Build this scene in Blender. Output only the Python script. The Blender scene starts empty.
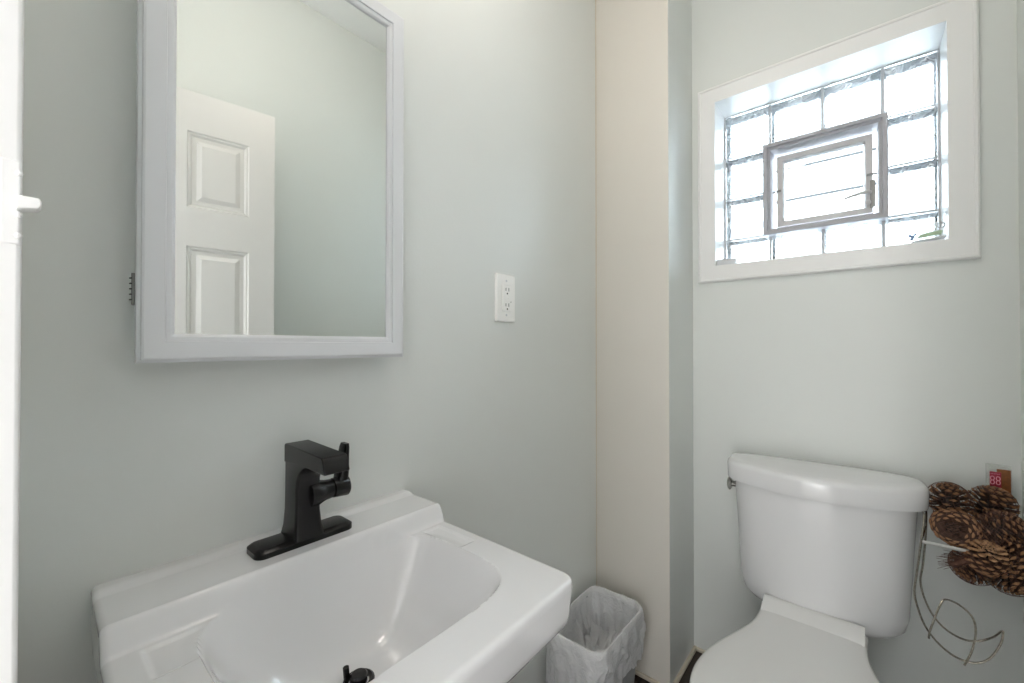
import bpy, bmesh, math, random
from mathutils import Vector, Matrix, noise
PI = math.pi
R = math.radians
random.seed(7)
S = bpy.context.scene
COL = S.collection

# ------------------------------------------------------------------ camera, world, exposure
EYE = 1.2
cam_d = bpy.data.cameras.new('camera')
cam = bpy.data.objects.new('camera', cam_d)
COL.objects.link(cam)
cam.location = (0, 0, EYE)
YAW = R(40.4)                                   # heading measured from +X towards +Y
cam.rotation_euler = (R(90.5), 0, YAW - PI / 2)
cam_d.sensor_width = 36.0
cam_d.lens = 36.0 * 414.0 / 1024.0
cam_d.clip_start = 0.005
S.camera = cam

world = bpy.data.worlds.new('sky')
S.world = world
world.use_nodes = True
bg = world.node_tree.nodes['Background']
bg.inputs['Color'].default_value = (0.78, 0.89, 1.0, 1)
bg.inputs['Strength'].default_value = 15.0

vs = S.view_settings
vs.view_transform = 'Standard'
vs.look = 'None'
vs.gamma = 1.0
vs.use_curve_mapping = False
vs.exposure = 0.37
S.cycles.max_bounces = 14
S.cycles.diffuse_bounces = 8
S.cycles.transparent_max_bounces = 16
S.cycles.caustics_reflective = False
S.cycles.caustics_refractive = True

LAMP_EMIT = 9.0        # ceiling lamp globe
HALL_WATT = 3.0        # unseen fill light added near the hallway ceiling
HALL_FILL_EMIT = 6.0      # tall fill light added in the hallway, unseen


def area_light(name, loc, size, power, color, rot=(0, 0, 0)):
    d = bpy.data.lights.new(name, 'AREA')
    d.shape = 'DISK'
    d.size = size
    d.energy = power
    d.color = color
    o = bpy.data.objects.new(name, d)
    COL.objects.link(o)
    o.location = loc
    o.rotation_euler = rot
    return o


area_light('hallway_fill', (-0.95, 0.1, 2.45), 0.9, HALL_WATT, (0.93, 0.97, 1.0))  # soft fill added behind the camera, no visible fixture

# ------------------------------------------------------------------ materials


def lin(c):
    return tuple(((v / 255) / 12.92 if v / 255 <= 0.04045 else ((v / 255 + 0.055) / 1.055) ** 2.4) for v in c)


def mat(name, rgb, rough=0.5, metal=0.0, spec=0.5, coat=0.0, bump=0.0, bump_scale=60.0, mottle=0.0, mottle_scale=4.0,
        trans=0.0, alpha=1.0):
    m = bpy.data.materials.new(name)
    m.use_nodes = True
    nt = m.node_tree
    b = nt.nodes['Principled BSDF']
    c = lin(rgb)
    b.inputs['Base Color'].default_value = (*c, 1)
    b.inputs['Roughness'].default_value = rough
    b.inputs['Metallic'].default_value = metal
    b.inputs['Specular IOR Level'].default_value = spec
    b.inputs['Coat Weight'].default_value = coat
    b.inputs['Coat Roughness'].default_value = 0.06
    b.inputs['Alpha'].default_value = alpha
    b.inputs['Transmission Weight'].default_value = trans
    tc = nt.nodes.new('ShaderNodeTexCoord')
    if mottle > 0:
        n = nt.nodes.new('ShaderNodeTexNoise')
        n.inputs['Scale'].default_value = mottle_scale
        n.inputs['Detail'].default_value = 5
        nt.links.new(tc.outputs['Object'], n.inputs['Vector'])
        mix = nt.nodes.new('ShaderNodeMix')
        mix.data_type = 'RGBA'
        mix.inputs[6].default_value = (*[v * (1 - mottle) for v in c], 1)
        mix.inputs[7].default_value = (*[min(1, v * (1 + mottle)) for v in c], 1)
        nt.links.new(n.outputs['Fac'], mix.inputs[0])
        nt.links.new(mix.outputs[2], b.inputs['Base Color'])
    if bump > 0:
        n2 = nt.nodes.new('ShaderNodeTexNoise')
        n2.inputs['Scale'].default_value = bump_scale
        n2.inputs['Detail'].default_value = 4
        nt.links.new(tc.outputs['Object'], n2.inputs['Vector'])
        bp = nt.nodes.new('ShaderNodeBump')
        bp.inputs['Strength'].default_value = bump
        bp.inputs['Distance'].default_value = 0.002
        nt.links.new(n2.outputs['Fac'], bp.inputs['Height'])
        nt.links.new(bp.outputs['Normal'], b.inputs['Normal'])
    return m


def emit(name, rgb, strength):
    m = bpy.data.materials.new(name)
    m.use_nodes = True
    nt = m.node_tree
    nt.nodes.clear()
    e = nt.nodes.new('ShaderNodeEmission')
    e.inputs['Color'].default_value = (*rgb, 1)
    e.inputs['Strength'].default_value = strength
    o = nt.nodes.new('ShaderNodeOutputMaterial')
    nt.links.new(e.outputs[0], o.inputs['Surface'])
    return m


def block_glass():
    """Pressed wavy glass: mostly clear, partly frosted, with rippled reflections."""
    m = bpy.data.materials.new('glass_block')
    m.use_nodes = True
    nt = m.node_tree
    nt.nodes.clear()
    N = nt.nodes.new
    out = N('ShaderNodeOutputMaterial')
    tc = N('ShaderNodeTexCoord')
    n = N('ShaderNodeTexNoise')
    n.inputs['Scale'].default_value = 26
    n.inputs['Detail'].default_value = 3
    n.inputs['Distortion'].default_value = 1.2
    nt.links.new(tc.outputs['Object'], n.inputs['Vector'])
    bp = N('ShaderNodeBump')
    bp.inputs['Strength'].default_value = 0.7
    bp.inputs['Distance'].default_value = 0.01
    nt.links.new(n.outputs['Fac'], bp.inputs['Height'])
    tr = N('ShaderNodeBsdfTransparent')
    tr.inputs['Color'].default_value = (0.95, 0.97, 0.97, 1)
    rf = N('ShaderNodeBsdfRefraction')
    rf.inputs['IOR'].default_value = 1.25
    rf.inputs['Roughness'].default_value = 0.05
    rf.inputs['Color'].default_value = (0.93, 0.95, 0.95, 1)
    nt.links.new(bp.outputs['Normal'], rf.inputs['Normal'])
    tl = N('ShaderNodeBsdfTranslucent')
    tl.inputs['Color'].default_value = (0.9, 0.93, 0.95, 1)
    gl = N('ShaderNodeBsdfGlossy')
    gl.inputs['Roughness'].default_value = 0.08
    nt.links.new(bp.outputs['Normal'], gl.inputs['Normal'])
    m1 = N('ShaderNodeMixShader')
    m1.inputs[0].default_value = 0.3
    nt.links.new(tr.outputs[0], m1.inputs[1])
    nt.links.new(rf.outputs[0], m1.inputs[2])
    m2 = N('ShaderNodeMixShader')
    m2.inputs[0].default_value = 0.15
    nt.links.new(m1.outputs[0], m2.inputs[1])
    nt.links.new(tl.outputs[0], m2.inputs[2])
    lw = N('ShaderNodeLayerWeight')
    lw.inputs['Blend'].default_value = 0.25
    nt.links.new(bp.outputs['Normal'], lw.inputs['Normal'])
    n2 = N('ShaderNodeTexNoise')
    n2.inputs['Scale'].default_value = 17
    n2.inputs['Detail'].default_value = 2
    n2.inputs['Distortion'].default_value = 2.2
    nt.links.new(tc.outputs['Object'], n2.inputs['Vector'])
    rp = N('ShaderNodeValToRGB')
    e_ = rp.color_ramp.elements
    e_[0].position, e_[0].color = 0.455, (0, 0, 0, 1)
    e_[1].position, e_[1].color = 0.505, (0, 0, 0, 1)
    k_ = e_.new(0.480)
    k_.color = (0.92, 0.92, 0.92, 1)
    nt.links.new(n2.outputs['Fac'], rp.inputs['Fac'])
    gw = N('ShaderNodeBsdfGlossy')
    gw.inputs['Color'].default_value = (0.95, 0.97, 1.0, 1)
    gw.inputs['Roughness'].default_value = 0.3
    nt.links.new(bp.outputs['Normal'], gw.inputs['Normal'])
    m25 = N('ShaderNodeMixShader')
    nt.links.new(rp.outputs['Color'], m25.inputs[0])
    nt.links.new(m2.outputs[0], m25.inputs[1])
    nt.links.new(gw.outputs[0], m25.inputs[2])
    m3 = N('ShaderNodeMixShader')
    nt.links.new(lw.outputs['Fresnel'], m3.inputs[0])
    nt.links.new(m25.outputs[0], m3.inputs[1])
    nt.links.new(gl.outputs[0], m3.inputs[2])
    nt.links.new(m3.outputs[0], out.inputs['Surface'])
    return m


def thin_film(name, rgb, clear, rough=0.25, transl=0.35):
    """Thin plastic sheet: diffuse + translucent + gloss, partly see-through."""
    m = bpy.data.materials.new(name)
    m.use_nodes = True
    nt = m.node_tree
    nt.nodes.clear()
    N = nt.nodes.new
    out = N('ShaderNodeOutputMaterial')
    pb = N('ShaderNodeBsdfPrincipled')
    pb.inputs['Base Color'].default_value = (*lin(rgb), 1)
    pb.inputs['Roughness'].default_value = rough
    tl = N('ShaderNodeBsdfTranslucent')
    tl.inputs['Color'].default_value = (*lin(rgb), 1)
    tr = N('ShaderNodeBsdfTransparent')
    a = N('ShaderNodeMixShader')
    a.inputs[0].default_value = transl
    nt.links.new(pb.outputs[0], a.inputs[1])
    nt.links.new(tl.outputs[0], a.inputs[2])
    b = N('ShaderNodeMixShader')
    b.inputs[0].default_value = clear
    nt.links.new(a.outputs[0], b.inputs[1])
    nt.links.new(tr.outputs[0], b.inputs[2])
    tc = N('ShaderNodeTexCoord')
    n = N('ShaderNodeTexNoise')
    n.inputs['Scale'].default_value = 38
    n.inputs['Detail'].default_value = 6
    n.inputs['Distortion'].default_value = 1.5
    nt.links.new(tc.outputs['Object'], n.inputs['Vector'])
    bp = N('ShaderNodeBump')
    bp.inputs['Strength'].default_value = 0.8
    bp.inputs['Distance'].default_value = 0.012
    nt.links.new(n.outputs['Fac'], bp.inputs['Height'])
    nt.links.new(bp.outputs['Normal'], pb.inputs['Normal'])
    nt.links.new(b.outputs[0], out.inputs['Surface'])
    return m


def clear_pane():
    m = bpy.data.materials.new('clear_pane')
    m.use_nodes = True
    nt = m.node_tree
    nt.nodes.clear()
    N = nt.nodes.new
    out = N('ShaderNodeOutputMaterial')
    tr = N('ShaderNodeBsdfTransparent')
    tr.inputs['Color'].default_value = (0.96, 0.98, 0.98, 1)
    gl = N('ShaderNodeBsdfGlossy')
    gl.inputs['Roughness'].default_value = 0.02
    fr = N('ShaderNodeFresnel')
    fr.inputs['IOR'].default_value = 1.45
    mx = N('ShaderNodeMixShader')
    nt.links.new(fr.outputs[0], mx.inputs[0])
    nt.links.new(tr.outputs[0], mx.inputs[1])
    nt.links.new(gl.outputs[0], mx.inputs[2])
    nt.links.new(mx.outputs[0], out.inputs['Surface'])
    return m


def floor_mat():
    m = mat('dark_floor_tile', (58, 46, 40), 0.35)
    nt = m.node_tree
    b = nt.nodes['Principled BSDF']
    tc = nt.nodes.new('ShaderNodeTexCoord')
    br = nt.nodes.new('ShaderNodeTexBrick')
    br.offset = 0.5
    br.inputs['Color1'].default_value = (*lin((58, 46, 40)), 1)
    br.inputs['Color2'].default_value = (*lin((46, 37, 33)), 1)
    br.inputs['Mortar'].default_value = (*lin((30, 25, 23)), 1)
    br.inputs['Scale'].default_value = 1.0
    br.inputs['Mortar Size'].default_value = 0.003
    br.inputs['Brick Width'].default_value = 0.6
    br.inputs['Row Height'].default_value = 0.15
    nt.links.new(tc.outputs['Object'], br.inputs['Vector'])
    nt.links.new(br.outputs['Color'], b.inputs['Base Color'])
    return m


M = dict(
    paint=mat('pale_green_paint', (217, 220, 217), 0.42, bump=0.10, bump_scale=90, mottle=0.02),
    cream=mat('chase_front_cream', (211, 207, 199), 0.45, bump=0.10, bump_scale=90, mottle=0.02),
    ceil=mat('ceiling_white', (244, 244, 244), 0.7),
    trimw=mat('white_gloss_paint', (232, 232, 231), 0.3, bump=0.03, bump_scale=30),
    cabw=mat('cabinet_white', (215, 217, 220), 0.32),
    doorw=mat('door_white', (220, 218, 216), 0.35, bump=0.04, bump_scale=120),
    caulk=mat('caulk', (205, 196, 180), 0.6),
    floor=floor_mat(),
    porc=mat('porcelain', (220, 220, 221), 0.09, spec=0.55, coat=0.4),
    seatw=mat('seat_plastic', (220, 220, 219), 0.22),
    black=mat('matte_black_metal', (12, 12, 14), 0.27, spec=0.38, bump=0.03, bump_scale=200),
    dark=mat('dark_void', (16, 16, 16), 0.6),
    chrome=mat('chrome', (205, 203, 198), 0.14, metal=1.0),
    wire=mat('worn_chrome_wire', (178, 172, 160), 0.22, metal=1.0, mottle=0.85, mottle_scale=210),
    rod=mat('bright_rod', (225, 225, 222), 0.3, metal=0.6),
    mirror=mat('mirror_glass', (236, 240, 238), 0.0, metal=1.0),
    steel=mat('hinge_steel', (140, 140, 138), 0.35, metal=0.7),
    outlet=mat('outlet_white', (240, 240, 237), 0.3),
    alu=mat('grey_painted_frame', (170, 170, 175), 0.45, mottle=0.10, mottle_scale=30),
    alul=mat('grey_sash', (206, 205, 206), 0.45, mottle=0.08, mottle_scale=40),
    grout=mat('block_grout', (205, 206, 208), 0.8),
    block=block_glass(),
    pane=clear_pane(),
    siding=mat('white_siding', (238, 238, 238), 0.6),
    bin=mat('grey_bin_plastic', (168, 171, 174), 0.4),
    bag=thin_film('white_bag_film', (252, 252, 253), 0.04, transl=0.45),
    clearp=thin_film('clear_plastic', (225, 230, 226), 0.72, 0.1, 0.1),
    greyp=mat('grey_plastic', (205, 208, 212), 0.3),
    cone=mat('pinecone_brown', (66, 43, 31), 0.7, mottle=0.35, mottle_scale=70),
    conet=mat('pinecone_tip', (150, 110, 77), 0.7, mottle=0.3, mottle_scale=90),
    conep=mat('pinecone_pale_base', (172, 132, 96), 0.7, mottle=0.25, mottle_scale=90),
    coned=mat('pinecone_core', (30, 20, 15), 0.8),
    net=mat('brown_net', (92, 62, 50), 0.6),
    red=mat('card_red', (158, 30, 58), 0.45),
    pink=mat('card_pink', (238, 160, 178), 0.5),
    brownc=mat('card_brown', (128, 74, 28), 0.5, mottle=0.6, mottle_scale=120),
    green=mat('packet_green', (168, 190, 158), 0.4),
    blue=mat('packet_blue', (110, 135, 175), 0.4),
    white=mat('plain_white', (240, 240, 240), 0.5),
    globe=emit('lamp_globe', (1.0, 0.91, 0.82), LAMP_EMIT),
    paper=emit('hall_fill_glow', (1.0, 0.99, 0.98), HALL_FILL_EMIT),  # glow of the added hallway fill light
    ink=mat('faint_print', (84, 84, 86), 0.6),
)

# ------------------------------------------------------------------ mesh helpers


class G:
    """Collects vertices and faces (with a material index) for ONE mesh object."""

    def __init__(self):
        self.v, self.f, self.mi = [], [], []

    def add(self, verts, faces, mi=0):
        o = len(self.v)
        self.v += [Vector(p) for p in verts]
        self.f += [tuple(i + o for i in f) for f in faces]
        self.mi += [mi] * len(faces)
        return self

    def box(self, a, b, mi=0):
        x0, y0, z0 = a
        x1, y1, z1 = b
        return self.add([(x0, y0, z0), (x1, y0, z0), (x1, y1, z0), (x0, y1, z0), (x0, y0, z1), (x1, y0, z1), (x1, y1, z1), (x0, y1, z1)],
                        [(3, 2, 1, 0), (4, 5, 6, 7), (0, 1, 5, 4), (1, 2, 6, 5), (2, 3, 7, 6), (3, 0, 4, 7)], mi)

    def loft(self, loops, cap0=False, cap1=False, closed=True, mi=0):
        n = len(loops[0])
        vs_ = [p for lp in loops for p in lp]
        fs = []
        for k in range(len(loops) - 1):
            for i in range(n if closed else n - 1):
                j = (i + 1) % n
                fs.append((k * n + i, k * n + j, (k + 1) * n + j, (k + 1) * n + i))
        if cap0:
            fs.append(tuple(reversed(range(n))))
        if cap1:
            fs.append(tuple(range((len(loops) - 1) * n, len(loops) * n)))
        return self.add(vs_, fs, mi)

    def tube(self, pts, r, seg=10, closed=False, smooth=6, mi=0, cap=True):
        P = spline(pts, smooth, closed) if smooth > 1 else [Vector(p) for p in pts]
        n = len(P)
        loops = []
        up = None
        for i, p in enumerate(P):
            if closed:
                t = (P[(i + 1) % n] - P[i - 1]).normalized()
            else:
                t = (P[min(i + 1, n - 1)] - P[max(i - 1, 0)]).normalized()
            if up is None:
                up = t.orthogonal().normalized()
            up = (up - t * up.dot(t)).normalized()
            w = t.cross(up)
            rr = r(i / (n - 1)) if callable(r) else r
            loops.append([p + (up * math.cos(a) + w * math.sin(a)) * rr for a in (2 * PI * k / seg for k in range(seg))])
        if closed:
            loops.append(loops[0])
            return self.loft(loops, mi=mi)
        return self.loft(loops, cap, cap, mi=mi)

    def ball(self, c, r, nu=16, nv=10, mi=0):
        rx, ry, rz = r if isinstance(r, (tuple, list)) else (r, r, r)
        loops = []
        for k in range(nv + 1):
            th = PI * (0.002 + 0.996 * k / nv)
            loops.append([(c[0] + rx * math.sin(th) * math.cos(a), c[1] + ry * math.sin(th) * math.sin(a), c[2] - rz * math.cos(th))
                          for a in (2 * PI * i / nu for i in range(nu))])
        return self.loft(loops, True, True, mi=mi)


def spline(pts, sub=6, closed=False):
    P = [Vector(p) for p in pts]
    n = len(P)
    out = []
    for i in range(n if closed else n - 1):
        if closed:
            a, b, c, d = P[i - 1], P[i], P[(i + 1) % n], P[(i + 2) % n]
        else:
            a, b, c, d = P[max(i - 1, 0)], P[i], P[i + 1], P[min(i + 2, n - 1)]
        for k in range(sub):
            t = k / sub
            out.append(0.5 * ((2 * b) + (c - a) * t + (2 * a - 5 * b + 4 * c - d) * t * t + (3 * b - a - 3 * c + d) * t ** 3))
    if not closed:
        out.append(P[-1])
    return out


def rrect(cx, cy, hx, hy, r, z, n=8):
    """Rounded rectangle loop in the XY plane (counter-clockwise)."""
    lp = []
    for qx, qy, a0 in ((1, 1, 0), (-1, 1, PI / 2), (-1, -1, PI), (1, -1, 3 * PI / 2)):
        for k in range(n + 1):
            a = a0 + PI / 2 * k / n
            lp.append((cx + qx * (hx - r) + r * math.cos(a), cy + qy * (hy - r) + r * math.sin(a), z))
    return lp


ORI = {}


def wloc(o):
    p = Vector((0, 0, 0))
    while o is not None:
        p += Vector(o.location)
        o = o.parent
    return p


def obj(name, g, m, parent=None, loc=None, smooth=35, bevel=0.0, seg=2, local=False, sub=0, kind=None):
    """Link g as ONE mesh object. Vertices are in world space unless local=True."""
    me = bpy.data.meshes.new(name)
    off = Vector((0, 0, 0))
    if not local:
        if parent is not None:
            off = wloc(parent)
        elif loc is not None:
            off = Vector(loc)
    me.from_pydata([tuple(v - off) for v in g.v], [], g.f)
    for mm in (m if isinstance(m, (list, tuple)) else [m]):
        me.materials.append(mm)
    me.polygons.foreach_set('material_index', g.mi)
    bm = bmesh.new()
    bm.from_mesh(me)
    bmesh.ops.remove_doubles(bm, verts=bm.verts, dist=1e-6)
    bmesh.ops.recalc_face_normals(bm, faces=bm.faces)
    bm.to_mesh(me)
    bm.free()
    if smooth:
        me.polygons.foreach_set('use_smooth', [True] * len(me.polygons))
        me.set_sharp_from_angle(angle=R(smooth))
    me.update()
    o = bpy.data.objects.new(name, me)
    COL.objects.link(o)
    if parent is not None:
        o.parent = parent
    elif loc is not None:
        o.location = loc
    if bevel:
        md = o.modifiers.new('bevel', 'BEVEL')
        md.width = bevel
        md.segments = seg
        md.limit_method = 'ANGLE'
        md.angle_limit = R(40)
    if sub:
        md = o.modifiers.new('subd', 'SUBSURF')
        md.levels = md.render_levels = sub
    if kind:
        o['kind'] = kind
    return o


def tag(o, label, cat, group=None):
    o['label'] = label
    o['category'] = cat
    if group:
        o['group'] = group
    return o


def thing(name, label, cat, loc, rz=0, group=None):
    o = bpy.data.objects.new(name, None)
    o.empty_display_size = 0.05
    COL.objects.link(o)
    o.location = loc
    o.rotation_euler = (0, 0, rz)
    return tag(o, label, cat, group)


def struct(name, g, m, **k):
    return obj(name, g, m, kind='structure', **k)


def struct_empty(name, loc):
    o = bpy.data.objects.new(name, None)
    COL.objects.link(o)
    o.location = loc
    o['kind'] = 'structure'
    return o


def smin(a, b, k):
    h = max(0.0, min(1.0, 0.5 + 0.5 * (b - a) / k))
    return b * (1 - h) + a * h - k * h * (1 - h)


def sstep(a, b, x):
    t = max(0.0, min(1.0, (x - a) / (b - a)))
    return t * t * (3 - 2 * t)


# ------------------------------------------------------------------ room shell
YL = 0.781          # wall with the sink and mirror
XC = 1.414          # chase front
YC = 0.504          # chase side
XR = 1.672          # wall with the window and toilet
YR = -0.308         # wall on the right, behind the open door
XD = -0.017         # wall with the doorway (room face)
HC = 2.62           # ceiling height
# window opening and trim
WY0, WY1, WZ0, WZ1 = -0.180, 0.420, 1.495, 2.105
DOOR_Y0, DOOR_Y1, DOOR_H = -0.300, 0.360, 2.05

FL = 0.035          # finished floor
struct('floor', G().box((-3.4, -1.3, -0.05), (XR + 0.1, 1.3, FL)), M['floor'])
struct('floor_bounce', G().box((-3.3, -1.2, FL), (XD - 0.1, 1.2, FL + 0.002)), M['ceil'])  # white sheet added over the unseen hallway floor to bounce light in
struct('ceiling', G().box((-3.4, -1.3, HC), (XR + 0.3, 1.3, HC + 0.05)), M['ceil'])
struct('wall_left', G().box((XD - 0.1, YL, 0), (XR + 0.12, YL + 0.12, HC)), M['paint'])
struct('wall_right', G().box((XD - 0.1, YR - 0.1, 0), (XR + 0.12, YR, HC)), M['paint'])
g = G()
e = 0.012
for a, b in (((XR, YR, 0), (XR + 0.22, YL, WZ0 - e)), ((XR, YR, WZ1 + e), (XR + 0.22, YL, HC)),
             ((XR, YR, WZ0 - e), (XR + 0.22, WY0 - e, WZ1 + e)), ((XR, WY1 + e, WZ0 - e), (XR + 0.22, YL, WZ1 + e))):
    g.box(a, b)
struct('wall_back', g, M['paint'])
# boxed-in pipe chase in the corner: front face coloured warmer than the side
g = G().box((XC, YC, 0), (XR, YL, HC))
g.mi = [1 if i == 5 else 0 for i in range(6)]
struct('wall_chase', g, [M['paint'], M['cream']], bevel=0.002)
g = G().box((XD - 0.1, DOOR_Y1, 0), (XD, YL, HC)).box((XD - 0.1, YR, 0), (XD, DOOR_Y0, HC)).box((XD - 0.1, DOOR_Y0, DOOR_H), (XD, DOOR_Y1, HC))
struct('wall_front', g, M['paint'])
# hallway beyond the doorway
g = G().box((-3.4, -1.3, 0), (-3.3, 1.3, HC)).box((-3.3, -1.3, 0), (XD - 0.1, -1.2, HC)).box((-3.3, 1.2, 0), (XD - 0.1, 1.3, HC))
g.box((XD - 0.16, YL, 0), (XD - 0.1, 1.2, HC)).box((XD - 0.16, -1.2, 0), (XD - 0.1, YR, HC))
struct('wall_hallway', g, M['ceil'])

# caulked joint strips at the foot of the walls and in the corner
def strip(name, a, b):
    struct(name, G().box(a, b), M['caulk'], bevel=0.003)
strip('trim_1', (XC - 0.010, YC - 0.010, FL), (XC + 0.001, YL, FL + 0.013))
strip('trim_2', (XC - 0.010, YC - 0.011, FL), (XR, YC + 0.001, FL + 0.014))
strip('trim_3', (XR - 0.010, YR, FL), (XR + 0.001, YC, FL + 0.013))
strip('trim_4', (XC - 0.0035, YL - 0.0035, 0), (XC + 0.001, YL + 0.001, HC))

# ------------------------------------------------------------------ door frame and open door
g = G()
g.box((XD - 0.1, DOOR_Y1 - 0.001, 0), (-0.012, DOOR_Y1 + 0.012, DOOR_H)).box((XD, DOOR_Y1 - 0.001, 0), (-0.002, DOOR_Y1 + 0.07, DOOR_H + 0.07))
g.box((XD - 0.1, DOOR_Y0 - 0.006, 0), (-0.012, DOOR_Y0 + 0.001, DOOR_H))
g.box((XD - 0.1, DOOR_Y0, DOOR_H - 0.001), (-0.012, DOOR_Y1, DOOR_H + 0.012)).box((XD, DOOR_Y0, DOOR_H - 0.001), (-0.002, DOOR_Y1 + 0.07, DOOR_H + 0.07))
struct('trim_5', g, M['trimw'], bevel=0.002)

lc = thing('latch_catch', 'small white painted catch sticking out of the door jamb', 'latch', (-0.002, DOOR_Y1, 1.27))
y = DOOR_Y1 - 0.0015
g = G().box((-0.010, y - 0.0002, 1.256), (-0.0022, y + 0.002, 1.303))
obj('plate', g, M['trimw'], lc, bevel=0.001)
g = G()
prof = [(-0.004, 1.2750), (0.0040, 1.2765), (0.0052, 1.2780), (0.0054, 1.2805), (0.0046, 1.2825), (-0.004, 1.2825)]
g.loft([[(px, y - 0.006, pz) for px, pz in prof], [(px, y + 0.006, pz) for px, pz in prof]], True, True)
obj('lip', g, M['trimw'], lc, bevel=0.0006)
for z in (1.2610, 1.2725, 1.2955):
    obj('screw', G().ball((-0.003, y - 0.0005, z), 0.0016, 10, 6), M['trimw'], lc)

door = struct_empty('door_1', (-0.008, -0.288, 0.045))
DW, DT, DH = 0.60, 0.035, 1.979
door.rotation_euler = (0, 0, R(9))
xs = [0, 0.098, 0.270, 0.350, 0.522, DW]
zs = [0, 0.16, 0.78, 0.90, 1.476, 1.60, 1.849, DH]


def door_face(g, y, s):
    for i in range(5):
        for k in range(7):
            x0, x1, z0, z1 = xs[i], xs[i + 1], zs[k], zs[k + 1]
            if i in (1, 3) and k in (1, 3, 5):
                rings = []
                for ins, dep in ((0, 0), (0.004, 0.004), (0.008, 0.0035), (0.014, 0.009), (0.026, 0.009), (0.040, 0.003)):
                    yy = y - s * dep
                    rings.append([(x0 + ins, yy, z0 + ins), (x1 - ins, yy, z0 + ins), (x1 - ins, yy, z1 - ins), (x0 + ins, yy, z1 - ins)])
                g.loft(rings, False, True)
            else:
                g.add([(x0, y, z0), (x1, y, z0), (x1, y, z1), (x0, y, z1)], [(0, 1, 2, 3)])


g = G()
door_face(g, DT, 1)
door_face(g, 0, -1)
for a, b in (((0, 0), (DW, 0)),):
    g.add([(0, 0, 0), (DW, 0, 0), (DW, DT, 0), (0, DT, 0)], [(0, 1, 2, 3)])
    g.add([(0, 0, DH), (DW, 0, DH), (DW, DT, DH), (0, DT, DH)], [(0, 1, 2, 3)])
    g.add([(0, 0, 0), (0, DT, 0), (0, DT, DH), (0, 0, DH)], [(0, 1, 2, 3)])
    g.add([(DW, 0, 0), (DW, DT, 0), (DW, DT, DH), (DW, 0, DH)], [(0, 1, 2, 3)])
obj('door_leaf', g, M['doorw'], door, local=True, smooth=20)
g = G()
for yy, s in ((DT, 1),):
    ring = lambda d, r_: [(DW - 0.06 + r_ * math.cos(a), yy + s * d, 0.84 + r_ * math.sin(a)) for a in (2 * PI * k / 20 for k in range(20))]
    g.loft([ring(0, 0.03), ring(0.005, 0.03), ring(0.008, 0.012), ring(0.03, 0.011), ring(0.036, 0.022), ring(0.05, 0.027), ring(0.062, 0.02), ring(0.066, 0.004)], True, True)
obj('door_knob', g, M['chrome'], door, local=True)

# ------------------------------------------------------------------ window
win = struct_empty('window_1', (XR, 0.12, WZ0))
# mitred casing boards
CW = 0.060
prof = [(0.0, 0.0), (0.0, 0.012), (0.004, 0.016), (0.009, 0.016), (0.011, 0.013), (CW, 0.013), (CW, 0.0)]
rings = []
for ins, d in prof:
    e = CW - ins
    rings.append([(XR - d, WY0 - e, WZ0 - e), (XR - d, WY1 + e, WZ0 - e), (XR - d, WY1 + e, WZ1 + e), (XR - d, WY0 - e, WZ1 + e)])
obj('window_casing', G().loft(rings), M['trimw'], win, smooth=20)
# painted reveal boards
g = G()
XG = 1.80
t = 0.004
g.box((XR, WY0 - 0.011, WZ0 - 0.011), (XG + 0.09, WY1 + 0.011, WZ0)).box((XR, WY0 - 0.011, WZ1), (XG + 0.09, WY1 + 0.011, WZ1 + 0.011))
g.box((XR, WY0 - 0.011, WZ0), (XG + 0.09, WY0, WZ1)).box((XR, WY1, WZ0), (XG + 0.09, WY1 + 0.011, WZ1))
obj('window_reveal', g, M['trimw'], win)
# glass blocks: four columns, four rows, the middle four replaced by a vent
CY = [0.418, 0.264, 0.107, -0.050, -0.178]
CZ = [1.497, 1.612, 1.774, 1.936, 2.103]
GW = 0.0045


def block(y0, y1, z0, z1, seed):
    g = G()
    nx, nz = 18, 14
    def face(x, s):
        rows = []
        for k in range(nz + 1):
            row = []
            for i in range(nx + 1):
                u, w = i / nx, k / nz
                yy, zz = y0 + (y1 - y0) * u, z0 + (z1 - z0) * w
                e = min(yy - y0, y1 - yy, zz - z0, z1 - zz)
                d = 0.005 * sstep(0.012, 0.022, e) - 0.006 * (1 - sstep(0.0, 0.006, e))
                d += 0.0035 * sstep(0.016, 0.03, e) * noise.noise(Vector((yy * 38, zz * 38, seed * 3.1)))
                row.append((x + s * d, yy, zz))
            rows.append(row)
        g.loft(rows, closed=False)
        return rows
    a = face(XG + 0.002, 1)
    b = face(XG + 0.080, -1)
    edge = lambda r_: r_[0] + [q[-1] for q in r_[1:]] + list(reversed(r_[-1]))[1:] + [q[0] for q in reversed(r_[1:-1])]
    g.loft([edge(a), edge(b)])
    return g


n_b = 0
for i in range(4):
    for k in range(4):
        if i in (1, 2) and k in (1, 2):
            continue
        y1, y0 = CY[i] - GW, CY[i + 1] + GW
        obj('glass_block', block(y0, y1, CZ[k] + GW, CZ[k + 1] - GW, n_b), M['block'], win, smooth=60)
        n_b += 1
g = G()
for i in range(5):
    for k in range(4):
        if i == 2 and k in (1, 2):
            continue
        g.box((XG + 0.004, CY[i] - GW, CZ[k]), (XG + 0.078, CY[i] + GW, CZ[k + 1]))
for k in range(5):
    for i in range(4):
        if k == 2 and i in (1, 2):
            continue
        g.box((XG + 0.0045, CY[i + 1], CZ[k] - GW), (XG + 0.0775, CY[i], CZ[k] + GW))
obj('grout', g, M['grout'], win, smooth=0)

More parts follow.
